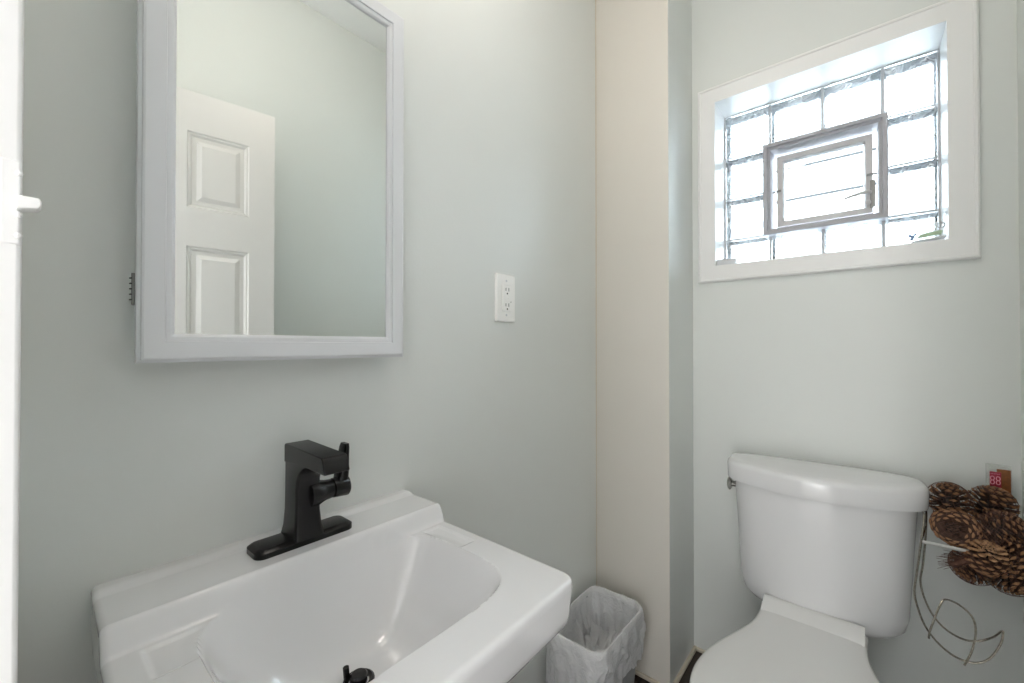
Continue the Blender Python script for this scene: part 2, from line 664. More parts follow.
# hopper vent in the middle four blocks
VY0, VY1, VZ0, VZ1 = -0.061, 0.282, 1.604, 1.938
vent = obj('vent_frame', G().loft([[(x, VY0 + i, VZ0 + i), (x, VY1 - i, VZ0 + i), (x, VY1 - i, VZ1 - i), (x, VY0 + i, VZ1 - i)]
                                   for x, i in ((1.855, 0.0), (1.760, 0.0), (1.757, 0.003), (1.757, 0.013), (1.766, 0.015), (1.770, 0.022), (1.845, 0.026), (1.855, 0.026))]), M['alu'], win, smooth=20)
sx = 1.815
sash = obj('vent_sash', G().loft([[(x, VY0 + i, VZ0 + i), (x, VY1 - i, VZ0 + i), (x, VY1 - i, VZ1 - i), (x, VY0 + i, VZ1 - i)]
                                  for x, i in ((sx + 0.03, 0.036), (sx, 0.036), (sx, 0.054), (sx + 0.010, 0.058), (sx + 0.03, 0.060))]), M['alul'], win, smooth=20)
obj('pane', G().box((sx + 0.016, VY0 + 0.056, VZ0 + 0.056), (sx + 0.020, VY1 - 0.056, VZ1 - 0.056)), M['pane'], sash, smooth=0)
g = G().box((sx - 0.010, VY0 + 0.030, 1.655), (sx - 0.001, VY0 + 0.044, 1.745))
obj('latch_plate', g, M['steel'], win, bevel=0.001)
g = G().tube([(sx - 0.012, -0.016, 1.704), (sx - 0.020, -0.010, 1.706), (sx - 0.026, 0.010, 1.702), (sx - 0.030, 0.030, 1.697), (sx - 0.032, 0.050, 1.692)],
             lambda t_: 0.007 - 0.003 * t_, 10)
obj('latch_lever', g, M['alul'], win)
obj('latch_knob', G().ball((sx - 0.012, -0.012, 1.672), (0.006, 0.008, 0.009)), M['alul'], win)
obj('stop_pin', G().tube([(sx - 0.006, VY0 + 0.026, 1.765), (sx - 0.006, VY0 + 0.052, 1.765)], 0.004, 8, smooth=1), M['steel'], win)
obj('stop_pin', G().tube([(sx - 0.006, VY1 - 0.026, 1.770), (sx - 0.006, VY1 - 0.050, 1.772)], 0.004, 8, smooth=1), M['steel'], win)

# the neighbouring house seen through the vent: lapped white siding
g = G()
for k in range(20):
    z0 = -1.2 + k * 0.21
    g.add([(3.30, -4, z0), (3.30, 4, z0), (3.32, 4, z0 + 0.21), (3.32, -4, z0 + 0.21), (3.34, -4, z0 + 0.21), (3.34, 4, z0 + 0.21), (3.34, 4, z0), (3.34, -4, z0)],
          [(0, 1, 2, 3), (3, 2, 5, 4), (4, 5, 6, 7), (7, 6, 1, 0)])
    g.add([(3.299, -4, z0 - 0.001), (3.299, 4, z0 - 0.001), (3.299, 4, z0 + 0.018), (3.299, -4, z0 + 0.018)], [(0, 1, 2, 3)], 1)  # dark strip painted in for the shade under each lap
struct('wall_outside', g, [M['siding'], M['dark']], smooth=0)

# ------------------------------------------------------------------ ceiling lamp (out of frame, lights the room)
lamp = thing('ceiling_lamp', 'round white glass flush mounted lamp on the bathroom ceiling', 'lamp', (0.50, 0.38, HC))
ring = lambda r_, z: [(0.50 + r_ * math.cos(a), 0.38 + r_ * math.sin(a), z) for a in (2 * PI * k / 32 for k in range(32))]
obj('lamp_base', G().loft([ring(0.15, HC), ring(0.15, HC - 0.02), ring(0.135, HC - 0.025), ring(0.13, HC - 0.02)], True, True), M['trimw'], lamp)
obj('lamp_stem', G().tube([(0.50, 0.38, HC - 0.01), (0.50, 0.38, HC - 0.10)], 0.012, 12, smooth=1), M['trimw'], lamp)
obj('lamp_globe', G().ball((0.50, 0.38, HC - 0.20), 0.13, 28, 18), M['globe'], lamp)

# unseen glowing column added in the hallway to fill the room through the doorway
fl = thing('hall_fill_light', 'tall white fill light added unseen in the hallway outside the doorway', 'lamp', (-2.85, -0.20, FL))
ring = lambda r_, z: [(-2.85 + r_ * math.cos(a), -0.20 + r_ * math.sin(a), z) for a in (2 * PI * k / 28 for k in range(28))]
obj('fill_foot', G().loft([ring(0.15, FL + 0.002), ring(0.15, FL + 0.02), ring(0.02, FL + 0.03), ring(0.012, FL + 0.32)], True, True), M['steel'], fl)
obj('fill_column', G().loft([ring(0.27, FL + 0.30), ring(0.30, FL + 0.36), ring(0.30, FL + 1.74), ring(0.27, FL + 1.80)], True, True), M['paper'], fl)

# ------------------------------------------------------------------ medicine cabinet
MX0, MX1, MZ0, MZ1 = 0.094, 0.507, 1.176, 1.880
YF = 0.722
cab = thing('medicine_cabinet', 'white framed mirror cabinet hung on the wall above the sink', 'mirror cabinet', ((MX0 + MX1) / 2, YL, MZ0))
g = G().box((MX0 + 0.006, YF + 0.020, MZ0 + 0.006), (MX1 - 0.008, YL - 0.0005, MZ1 - 0.006))
obj('cabinet_box', g, M['cabw'], cab, bevel=0.001)


def rect_rings(pr):
    return [[(MX0 + i, yy, MZ0 + i), (MX1 - i, yy, MZ0 + i), (MX1 - i, yy, MZ1 - i), (MX0 + i, yy, MZ1 - i)] for i, yy in pr]


fr = obj('door_frame', G().loft(rect_rings([(0.0, YF + 0.018), (0.0, YF + 0.006), (0.0035, YF + 0.0045), (0.0045, YF + 0.001), (0.007, YF), (0.0285, YF),
                                            (0.0295, YF + 0.003), (0.032, YF + 0.0025), (0.036, YF + 0.003), (0.0395, YF + 0.0055), (0.0405, YF + 0.009), (0.0405, YF + 0.018)]), True, False), M['cabw'], cab, smooth=20)
i = 0.0385
obj('mirror', G().box((MX0 + i, YF + 0.0075, MZ0 + i), (MX1 - i, YF + 0.0115, MZ1 - i)), M['mirror'], fr, smooth=0)
for z in (1.254, 1.74):
    h = obj('hinge', G().tube([(MX0 - 0.0005, YF + 0.0205, z), (MX0 - 0.0005, YF + 0.0205, z + 0.042)], 0.0030, 10, smooth=1).box((MX0 - 0.001, YF + 0.018, z), (MX0 + 0.0075, YF + 0.034, z + 0.042)), M['steel'], cab)
    g = G()
    for q in range(5):
        g.box((MX0 - 0.0050, YF + 0.0185, z + 0.006 + q * 0.0072), (MX0 + 0.002, YF + 0.0255, z + 0.0072 + q * 0.0072))
    obj('knuckle_gap', g, M['dark'], h, smooth=0)

# ------------------------------------------------------------------ GFCI outlet
ot = thing('wall_outlet', 'white rectangular socket plate on the wall beside the mirror', 'outlet', (0.886, YL, 1.333))
ox, oz, ohw, ohh = 0.884, 1.3335, 0.0405, 0.0675
loop = lambda hw, hh, yy, r_: [(ox + p[0], yy, oz + p[1]) for p in rrect(0, 0, hw, hh, r_, 0, 5)]
obj('cover_plate', G().loft([loop(ohw, ohh, YL, 0.003), loop(ohw, ohh, YL - 0.004, 0.003), loop(ohw - 0.003, ohh - 0.003, YL - 0.0075, 0.003)], True, True), M['outlet'], ot)
rc = obj('receptacle', G().loft([loop(0.0185, 0.0365, YL - 0.006, 0.002), loop(0.0185, 0.0365, YL - 0.0105, 0.002), loop(0.0175, 0.0355, YL - 0.0115, 0.002)], True, True), M['outlet'], ot)
yb = YL - 0.0118
for zc in (oz + 0.024, oz - 0.020):
    for dx, hh in ((-0.0062, 0.0042), (0.0062, 0.005)):
        obj('slot', G().box((ox + dx - 0.0011, yb, zc - hh), (ox + dx + 0.0011, yb + 0.0015, zc + hh)), M['dark'], rc)
    obj('slot', G().loft([[(ox + 0.0026 * math.cos(a), yb + q, zc - 0.0115 + 0.0026 * math.sin(a)) for a in (2 * PI * k / 12 for k in range(12))] for q in (0, 0.0015)], True, True), M['dark'], rc)
for dz in (0.0045, -0.0035):
    obj('button', G().box((ox - 0.0035, yb - 0.001, oz + dz - 0.0025), (ox + 0.0065, yb + 0.001, oz + dz + 0.0025)), M['outlet'], rc, bevel=0.0006)
obj('indicator_light', G().ball((ox + 0.0150, yb, oz - 0.0105), 0.0014, 8, 6), M['dark'], rc)
for dz in (0.0485, -0.0485):
    obj('screw', G().loft([[(ox + r_ * math.cos(a), YL - q, oz + dz + r_ * math.sin(a)) for a in (2 * PI * k / 14 for k in range(14))] for r_, q in ((0.0034, 0.007), (0.0032, 0.0085), (0.002, 0.009))], True, True), M['greyp'], ot)

# ------------------------------------------------------------------ sink
SX0, SX1 = 0.058, 0.553
SXC = (SX0 + SX1) / 2
SYF = 0.337                     # front edge at the corners
LZ, DZ, BZ = 0.880, 0.845, 0.772    # ledge top, deck top, underside of the rim
LD = 0.652                      # front of the ledge
DRX, DRY = 0.317, 0.562
BAS_C = (0.313, 0.531)
BAS_A = (0.181, 0.130)
BAS_N = 4.2


def half_w(y):
    """half width of the basin plan at distance y (bulged sides, rounded front corners)"""
    t_ = (YL - y) / (YL - SYF)
    w = (SX1 - SX0) / 2 + 0.002 * math.sin(PI * max(0, min(1, t_)))
    rc_ = 0.024
    d = y - SYF
    if d < rc_:
        w -= rc_ - math.sqrt(max(0, rc_ ** 2 - (rc_ - d) ** 2))
    return w


def bowl_r(x, y):
    """0 at the drain, 1 on the basin outline, measured along the ray from the drain"""
    dx, dy = x - DRX, y - DRY
    if abs(dx) + abs(dy) < 1e-6:
        return 0.0
    def inside(s):
        px, py = DRX + dx * s - BAS_C[0], DRY + dy * s - BAS_C[1]
        ax = BAS_A[0]
        return (abs(px) / ax) ** BAS_N + (abs(py) / BAS_A[1]) ** BAS_N
    lo, hi = 0.0, 1.0
    while inside(hi) < 1:
        hi *= 2
        if hi > 1e4:
            break
    for _ in range(24):
        mid = (lo + hi) / 2
        if inside(mid) < 1:
            lo = mid
        else:
            hi = mid
    return 1 / max(hi, 1e-9)


def sink_z(x, y, s):
    # deck with a slight rise to the outer edges, ledge at the back with a coved front
    z = DZ + (LZ - DZ) * sstep(LD - 0.004, LD + 0.016, y)
    z -= 0.004 * sstep(YL - 0.022, YL - 0.030, y) * sstep(LD, LD + 0.02, y)
    r_ = bowl_r(x, y)
    if r_ < 1.25:
        bowl = DZ - 0.134 * (1 - max(0, r_) ** 3.0) + (0.05 * (r_ - 1) if r_ > 1 else 0)
        z = smin(z, bowl + (0.0 if r_ <= 1 else (r_ - 1) * 1.2), 0.017)
    # shallow soap rests left and right, open towards the bowl
    for x0, x1, y0 in ((0.490, 0.532, 0.540), (0.088, 0.150, 0.575)):
        e = min(x - x0, x1 - x, (y - y0), (LD - 0.010 - y))
        if e > -0.004:
            z -= 0.0026 * sstep(0.0, 0.006, e) * sstep(0.97, 1.12, r_)
    return z


def spaced(n, edge):
    """-1..1, denser towards the ends"""
    out = []
    for i in range(n + 1):
        t_ = i / n * 2 - 1
        out.append(math.copysign(1 - (1 - abs(t_)) ** 1.35, t_))
    return out


us = spaced(210, 1)
ys = sorted(set([YL - 0.0005 - 0.0 * k for k in range(1)] + [YL - 0.003, YL - 0.007, YL - 0.013, YL - 0.02, YL - 0.026, YL - 0.03] +
                [LD + 0.02 - k * 0.0025 for k in range(12)] + [SYF + 0.0005 + 0.0022 * k for k in range(13)] +
                [YL - 0.03 - (YL - 0.03 - LD - 0.02) * k / 12 for k in range(13)] + [SYF + 0.029 + (LD - 0.008 - SYF - 0.029) * k / 140 for k in range(141)]), reverse=True)
BOW = 0.003
RR = 0.008


def sink_pt(u, y):
    hw = half_w(y)
    x = SXC + hw * u
    # the front edge bows outwards in the middle
    yb_ = y - BOW * (1 - u * u) * sstep(LD, SYF, y) * 1.0
    d = min(hw * (1 - abs(u)), y - SYF)
    dl = 0.0
    if d < RR:
        dl = RR - math.sqrt(max(0, RR * RR - (RR - d) ** 2))
    return (x, yb_, sink_z(x, yb_, u) - dl)


rows = [[sink_pt(u, y) for u in us] for y in ys]
g = G()
g.loft(rows, closed=False)
# boundary loop: left side back->front, front, right side front->back
L_ = [r_[0] for r_ in rows] + rows[-1][1:-1] + [r_[-1] for r_ in reversed(rows)]
def inset(lp, f_, z, yb_=None):
    out = []
    for p in lp:
        out.append((SXC + (p[0] - SXC) * (1 - f_), YL - 0.0005 + (p[1] - (YL - 0.0005)) * (1 - f_), z))
    return out
mid = [(p[0], p[1], min(p[2], DZ - 0.014)) for p in L_]
g.loft([L_, mid, inset(L_, 0.008, BZ + 0.020), inset(L_, 0.014, BZ + 0.008), inset(L_, 0.022, BZ + 0.002), inset(L_, 0.034, BZ), inset(L_, 0.16, BZ - 0.002),
        inset(L_, 0.30, 0.70), inset(L_, 0.52, 0.655), inset(L_, 0.66, 0.64)], False, True, closed=True)
sink = thing('pedestal_sink', 'white ceramic basin with a raised back ledge under the mirror cabinet', 'sink', (SXC, YL - 0.2, FL))
obj('basin', g, M['porc'], sink, smooth=50)
pl = lambda hx, hy, z: rrect(SXC, YL - 0.115, hx, hy, min(hx, hy) * 0.8, z, 8)
obj('pedestal', G().loft([pl(0.115, 0.105, FL), pl(0.112, 0.102, FL + 0.03), pl(0.085, 0.085, 0.12), pl(0.075, 0.078, 0.35), pl(0.085, 0.085, 0.56), pl(0.10, 0.095, 0.655)], True, True), M['porc'], sink)
zb = sink_z(DRX, DRY, 0)
cr = lambda r_, z: [(DRX + r_ * math.cos(a), DRY + r_ * math.sin(a), zb + z) for a in (2 * PI * k / 24 for k in range(24))]
dr = obj('drain', G().loft([cr(0.022, -0.002), cr(0.022, 0.003), cr(0.019, 0.005), cr(0.015, 0.003), cr(0.014, -0.001)], False, True), M['black'], sink)
obj('plug', G().loft([cr(0.012, 0.0), cr(0.0125, 0.010), cr(0.010, 0.0125), cr(0.003, 0.0135)], False, True), M['black'], dr)
obj('plug_stem', G().tube([(DRX - 0.012, DRY + 0.012, zb + 0.004), (DRX - 0.013, DRY + 0.013, zb + 0.022)], 0.0045, 8, smooth=1), M['black'], dr)

# ------------------------------------------------------------------ faucet
FX, FY = 0.303, 0.727
FZ = LZ - 0.004
fa = thing('faucet', 'matte black single lever faucet on the back ledge of the sink', 'faucet', (FX, FY, FZ))
obj('base_plate', G().loft([rrect(FX, FY - 0.009, 0.078, 0.0275, 0.014, FZ - 0.001, 8), rrect(FX, FY - 0.009, 0.078, 0.0275, 0.014, FZ + 0.008, 8),
                            rrect(FX, FY - 0.009, 0.074, 0.0235, 0.012, FZ + 0.0115, 8), rrect(FX, FY - 0.009, 0.070, 0.0195, 0.009, FZ + 0.0130, 8)], True, True), M['black'], fa)
# column and spout: side profile in (y, z) swept across x, slightly narrower body below the flat spout slab
ZT = 1.035
g = G()
secs = []
for z, y0, y1, hw in ((FZ + 0.009, 0.686, 0.750, 0.0255), (FZ + 0.014, 0.688, 0.749, 0.0240), (FZ + 0.025, 0.692, 0.747, 0.0218), (FZ + 0.05, 0.695, 0.7455, 0.0200),
                      (FZ + 0.09, 0.696, 0.745, 0.0195), (FZ + 0.105, 0.693, 0.745, 0.0194), (FZ + 0.118, 0.686, 0.745, 0.0193), (FZ + 0.128, 0.674, 0.745, 0.0193), (FZ + 0.138, 0.650, 0.745, 0.0193)):
    secs.append(rrect(FX, (y0 + y1) / 2, hw, (y1 - y0) / 2, min(hw, (y1 - y0) / 2) * 0.30, z, 5))
g.loft(secs, True, True)
prof = [(0.745, FZ + 0.128), (0.745, ZT - 0.003), (0.742, ZT), (0.612, ZT - 0.002), (0.607, ZT - 0.005), (0.599, 1.0105), (0.601, 1.0085), (0.655, 1.0085), (0.712, 1.0060)]
g.loft([[(FX + s * 0.0195, py, pz) for py, pz in prof] for s in (-1, 1)], True, True)
obj('spout_body', g, M['black'], fa, smooth=40, bevel=0.0015)
# lever on the right hand side
ly, lz = 0.708, 0.951
cyl = lambda x, r_: [(x, ly + r_ * math.cos(a), lz + r_ * math.sin(a)) for a in (2 * PI * k / 20 for k in range(20))]
obj('lever_hub', G().loft([cyl(FX + 0.004, 0.0225), cyl(FX + 0.018, 0.0220), cyl(FX + 0.024, 0.0195), cyl(FX + 0.032, 0.0170), cyl(FX + 0.042, 0.0160), cyl(FX + 0.043, 0.0140), cyl(FX + 0.046, 0.0140)], True, True), M['black'], fa)
g = G().loft([cyl(FX + 0.0445, 0.0145), cyl(FX + 0.0455, 0.0165), cyl(FX + 0.070, 0.0185), cyl(FX + 0.0715, 0.017)], True, True)
path = [(FX + 0.060, ly + 0.001, lz + 0.004, 0.0105, 0.013), (FX + 0.062, ly, lz + 0.022, 0.0090, 0.014), (FX + 0.064, ly, lz + 0.040, 0.0065, 0.014), (FX + 0.065, ly - 0.001, lz + 0.056, 0.0048, 0.0135), (FX + 0.066, ly - 0.002, lz + 0.068, 0.0042, 0.0125), (FX + 0.0665, ly - 0.003, lz + 0.075, 0.0035, 0.0100)]
g.loft([rrect(px, py, hx, hy, hx * 0.7, pz, 4) for px, py, pz, hx, hy in path], True, True)
obj('lever', g, M['black'], fa, smooth=50)

# ------------------------------------------------------------------ toilet (local frame: wall at x=0, front towards -x)
TO = (1.640, 0.117, 0.0)
TR = 0.0
toi = thing('toilet', 'white two piece toilet with a closed seat under the window', 'toilet', TO, TR)


def dshape(hw, front, bow, rc_, z, back=0.0, n=40):
    """D plan: straight back at x=back, bowed front at x=-front-bow(y), big rounded front corners."""
    lp = []
    for k in range(2 * n):
        a = PI * k / n                      # front half first (right to left), then the flat back
        c, s = math.cos(a), math.sin(a)
        yy = -hw * math.copysign(abs(c) ** (2 / 3.4), c)
        if s >= 0:
            q = abs(s) ** (2 / 2.5)
            xx = -(rc_ + (front - rc_) * q + bow * math.cos(PI / 2 * min(1, abs(yy) / hw)) ** 2 * q)
        else:
            xx = -rc_ + (rc_ + back) * abs(s) ** (2 / 4.5)
        lp.append((xx, yy, z))
    return lp


# tank: rounded bottom, flaring to the top
g = G()
tank = []
for z, hw, fr_, bk in ((0.406, 0.128, 0.150, -0.03), (0.408, 0.156, 0.168, -0.022), (0.415, 0.181, 0.176, -0.018), (0.430, 0.196, 0.180, -0.014), (0.460, 0.203, 0.182, -0.012), (0.56, 0.209, 0.186, -0.010), (0.66, 0.214, 0.190, -0.010), (0.775, 0.221, 0.194, -0.010)):
    tank.append(dshape(hw, fr_, 0.022, 0.075, z, bk))
g.loft(tank, True, True)
tank_o = obj('tank', g, M['porc'], toi, local=True, smooth=50)
tank_o.rotation_euler = (0, 0, R(3.5))
g = G()
lid = []
for z, grow in ((0.768, -0.004), (0.769, 0.003), (0.775, 0.004), (0.814, 0.005), (0.8215, 0.003), (0.8265, -0.002), (0.8295, -0.010), (0.8308, -0.030), (0.8314, -0.07)):
    lid.append(dshape(0.236 + grow, 0.188 + grow, 0.034, 0.085 + grow * 0.5, z, min(0.0, grow)))
g.loft(lid, True, True)
lid_o = obj('tank_lid', g, M['porc'], toi, local=True, smooth=50)
lid_o.rotation_euler = (0, 0, R(3.5))
# flush lever on the left front corner of the tank
g = G().ball((-0.105, 0.2335, 0.742), (0.017, 0.008, 0.022), 16, 10).tube([(-0.105, 0.215, 0.742), (-0.105, 0.232, 0.742)], 0.009, 10, smooth=1)
lev_o = obj('flush_lever', g, M['chrome'], toi, local=True)
lev_o.rotation_euler = (0, 0, R(3.5))


def egg(hw, x_back, x_front, wb, z, n=48, p=1.0):
    """Seat outline: narrow straight back of half width wb, concave flare, wide rounded front."""
    half = [(x_back, 0.0), (x_back, wb * 0.6), (x_back, wb), (-0.255, wb + 0.001), (-0.305, wb + 0.004), (-0.345, wb + 0.012), (-0.385, hw * 0.715), (-0.430, hw * 0.80), (-0.475, hw * 0.885), (-0.530, hw * 0.965), (-0.595, hw),
            (-0.655, hw * 0.965), (-0.710, hw * 0.86), (-0.755, hw * 0.66), (-0.780, hw * 0.38), (x_front, 0.0)]
    pts = [Vector((a, b, z)) for a, b in half]
    left = spline(pts, 6)
    right = [Vector((p_.x, -p_.y, z)) for p_ in reversed(left[1:-1])]
    return [tuple(p_) for p_ in left] + [tuple(p_) for p_ in right]


XB, XF = -0.205, -0.790
def shrink(lp, d, z):
    cx = sum(p[0] for p in lp) / len(lp)
    out = []
    n = len(lp)
    for i_, p in enumerate(lp):
        a, b = Vector(lp[i_ - 1]), Vector(lp[(i_ + 1) % n])
        t_ = (b - a)
        nn = Vector((t_.y, -t_.x, 0)).normalized()
        c = Vector((cx - p[0], -p[1], 0))
        if nn.dot(c) < 0:
            nn = -nn
        out.append((p[0] + nn.x * d, p[1] + nn.y * d, z))
    return out


base = egg(0.194, XB, XF, 0.114, 0)
# bowl: deck under the tank, rim, tapering foot
g = G()
bw = [(0.005, FL, 0.62), (0.006, FL + 0.03, 0.62), (0.0, 0.16, 0.66), (0.0, 0.28, 0.80), (0.0, 0.345, 0.95), (0.0, 0.385, 1.0), (0.0, 0.398, 0.995), (0.0, 0.400, 0.97)]
loops = []
for _, z, k in bw:
    loops.append([(XB + 0.0 + (p[0] - XB) * (0.72 + 0.28 * (k - 0.62) / 0.38) if k < 1 else p[0], p[1] * (0.45 + 0.55 * (k - 0.62) / 0.38) if k < 1 else p[1], z) for p in base])
g.loft(loops, True, True)
bk = lambda hw, z, xf: [(xf, -hw, z), (-0.03, -hw, z), (-0.03, hw, z), (xf, hw, z)]
g.loft([rrect(-0.16, 0, 0.13, 0.105, 0.04, FL), rrect(-0.16, 0, 0.13, 0.10, 0.04, 0.2), rrect(-0.15, 0, 0.12, 0.11, 0.03, 0.36), rrect(-0.15, 0, 0.12, 0.112, 0.03, 0.40), rrect(-0.14, 0, 0.10, 0.108, 0.03, 0.412)], True, True)
obj('bowl', g, M['porc'], toi, local=True, smooth=50)
g = G().loft([shrink(base, 0.004, 0.400), shrink(base, -0.002, 0.404), shrink(base, -0.002, 0.416), shrink(base, 0.004, 0.420)], True, True)
obj('seat', g, M['seatw'], toi, local=True, smooth=50)
g = G().loft([shrink(base, 0.004, 0.4215), shrink(base, -0.003, 0.425), shrink(base, -0.003, 0.434), shrink(base, 0.001, 0.439), shrink(base, 0.008, 0.4415), shrink(base, 0.035, 0.4425)], True, True)
obj('seat_lid', g, M['seatw'], toi, local=True, smooth=50)
g = G().loft([[(XB + 0.012, yy, 0.4405), (XB + 0.010, yy, 0.454), (XB - 0.006, yy, 0.459), (XB - 0.022, yy, 0.457), (XB - 0.050, yy, 0.446), (XB - 0.062, yy, 0.4405)] for yy in (-0.114, -0.110, 0.0, 0.110, 0.114)], True, True)
obj('hinge_cover', g, M['seatw'], toi, local=True, smooth=40)
obj('tank_gasket', G().tube([(-0.175, 0.112, 0.385), (-0.175, 0.112, 0.428)], 0.010, 12, smooth=1), M['dark'], toi, local=True)

# ------------------------------------------------------------------ bin and bag
BX0, BX1, BY0, BY1, BH = 1.035, 1.335, 0.560, 0.748, 0.325
bcx, bcy, bhx, bhy = (BX0 + BX1) / 2, (BY0 + BY1) / 2, (BX1 - BX0) / 2, (BY1 - BY0) / 2
bn = thing('waste_bin', 'grey plastic bin in the corner between the sink and the chase', 'bin', (bcx, bcy, FL))
g = G()
lv = []
for z, k in ((FL, 0.80), (FL + 0.006, 0.815), (0.16, 0.90), (0.31, 0.975), (0.318, 0.99), (BH, 0.99), (BH, 0.965), (0.30, 0.955), (0.16, 0.88), (FL + 0.012, 0.80)):
    lv.append(rrect(bcx, bcy, bhx * k, bhy * k, 0.045 * k, z, 8))
g.loft(lv, True, True)
obj('bin_body', g, M['bin'], bn)
obj('bin_rim', G().loft([rrect(bcx, bcy, bhx * k, bhy * k, 0.045, z, 8) for z, k in ((BH - 0.014, 0.985), (BH - 0.012, 1.0), (BH, 1.0), (BH + 0.002, 0.985))]), M['bin'], bn)

def bag_loop(k, z, n=22, am=0.0, ph=0.0, skirt=False):
    base_ = rrect(bcx, bcy, bhx * k, bhy * k, 0.045 * min(1, k), z, n)
    # add points along the straight sides
    full = []
    m_ = len(base_)
    for i_ in range(m_):
        a, b = Vector(base_[i_]), Vector(base_[(i_ + 1) % m_])
        full.append(a)
        L = (b - a).length
        q = int(L / 0.006)
        for w in range(1, q):
            full.append(a.lerp(b, w / q))
    out = []
    for p in full:
        nz = noise.noise(Vector((p.x * 26 + ph, p.y * 26 + z * 9, z * 30 + ph)))
        n2 = noise.noise(Vector((p.x * 60 + ph, p.y * 60, z * 40)))
        d = Vector((p.x - bcx, p.y - bcy, 0)).normalized()
        cr = 1 - 3.2 * abs(noise.noise(Vector((p.x * 17 + ph, p.y * 17 - z * 8, z * 16))))
        c2 = 1 - 3.2 * abs(noise.noise(Vector((p.x * 40 - z * 20, p.y * 40 + ph, z * 34))))
        out.append(p + d * (am * (0.6 * nz + 0.55 * cr + 0.4 * c2)) + Vector((0, 0, 0.8 * am * (n2 + 0.7 * cr))))
    return out


N0 = None
levels = [(0.10, 0.215, 0.012, 5), (0.28, 0.205, 0.022, 5), (0.46, 0.20, 0.030, 5), (0.60, 0.21, 0.032, 5), (0.70, 0.235, 0.028, 5), (0.78, 0.262, 0.020, 5), (0.86, 0.288, 0.012, 5), (0.925, 0.315, 0.006, 5), (0.950, 0.331, 0.003, 5), (0.985, 0.339, 0.0020, 5), (1.025, 0.339, 0.0020, 5), (1.050, 0.331, 0.003, 5),
          (1.056, 0.318, 0.004, 5), (1.060, 0.306, 0.007, 5), (1.064, 0.293, 0.010, 5), (1.068, 0.28, 0.012, 5), (1.072, 0.267, 0.012, 5), (1.078, 0.255, 0.012, 5), (1.082, 0.243, 0.012, 5)]
ref = bag_loop(1.0, 0.33)
NB = len(ref)


def resample(lp, n):
    L = [0.0]
    m_ = len(lp)
    for i_ in range(m_):
        L.append(L[-1] + (lp[(i_ + 1) % m_] - lp[i_]).length)
    out, j = [], 0
    for q in range(n):
        s = L[-1] * q / n
        while L[j + 1] < s:
            j += 1
        f_ = (s - L[j]) / max(1e-9, L[j + 1] - L[j])
        out.append(lp[j].lerp(lp[(j + 1) % m_], f_))
    return out


loops = [resample(bag_loop(k, z, am=am, ph=ph), 300) for k, z, am, ph in levels]
# ragged hanging skirt: long at the left/front, short towards the wall side
last = loops[-1]
ext = []
for p in last:
    side = (bcx - p.x) / bhx          # +1 towards the room
    drop = 0.030 + 0.055 * max(0, side) + 0.030 * noise.noise(Vector((p.x * 14, p.y * 14, 2.2))) + 0.012 * noise.noise(Vector((p.x * 45, p.y * 45, 1.2)))
    ext.append((p, max(0.004, drop)))
for f_ in (0.33, 0.66, 1.0):
    lp = []
    for p, dpt in ext:
        d = Vector((p.x - bcx, p.y - bcy, 0)).normalized()
        lp.append(p + Vector((0, 0, -dpt * f_)) + d * (0.012 * f_ * noise.noise(Vector((p.x * 30, p.y * 30, f_ * 2)))))
    loops.append(lp)
g = G().loft(loops, True, False)
bag = tag(obj('bin_liner', g, M['bag'], loc=(bcx, bcy, 0.13), smooth=45), 'crumpled white plastic bag lining the grey bin', 'bag')

# ------------------------------------------------------------------ wire paper holder hooked on the tank
ho = thing('wire_paper_holder', 'worn chrome wire toilet paper holder hooked on the side of the tank', 'paper holder', (1.50, -0.115, 0.43))
WR = 0.0023
A = [(1.515, -0.112, 0.768), (1.495, -0.1135, 0.766), (1.478, -0.112, 0.752), (1.47, -0.1075, 0.715), (1.47, -0.099, 0.630), (1.47, -0.0935, 0.575), (1.47, -0.098, 0.540), (1.47, -0.112, 0.495), (1.47, -0.135, 0.462), (1.47, -0.165, 0.442), (1.47, -0.195, 0.443), (1.475, -0.220, 0.462), (1.49, -0.240, 0.498), (1.508, -0.247, 0.520)]
B = [(1.52, -0.116, 0.768), (1.537, -0.120, 0.766), (1.545, -0.122, 0.75), (1.545, -0.120, 0.69), (1.545, -0.115, 0.62), (1.545, -0.110, 0.575), (1.545, -0.116, 0.535), (1.545, -0.132, 0.494), (1.545, -0.155, 0.467), (1.545, -0.185, 0.455), (1.545, -0.212, 0.462), (1.54, -0.236, 0.485), (1.525, -0.247, 0.512), (1.508, -0.247, 0.520)]
obj('rail', G().tube(A, WR, 8), M['wire'], ho)
obj('rail', G().tube(B, WR, 8), M['wire'], ho)
hoop = [(1.462, -0.118, 0.470), (1.462, -0.120, 0.488), (1.475, -0.130, 0.520), (1.49, -0.142, 0.552), (1.50, -0.152, 0.562), (1.505, -0.175, 0.556), (1.50, -0.196, 0.538), (1.485, -0.200, 0.512), (1.472, -0.192, 0.470), (1.464, -0.178, 0.432)]
obj('hoop', G().tube(hoop, WR * 0.95, 8), M['wire'], ho)
obj('paper_arm', G().tube([(1.472, -0.104, 0.7035), (1.480, -0.145, 0.701), (1.488, -0.190, 0.699)], 0.0042, 10, smooth=2), M['rod'], ho)
obj('cross_wire', G().tube([(1.471, -0.1065, 0.7035), (1.545, -0.120, 0.720)], WR, 8, smooth=1), M['wire'], ho)

# ------------------------------------------------------------------ pine cones in a net bag


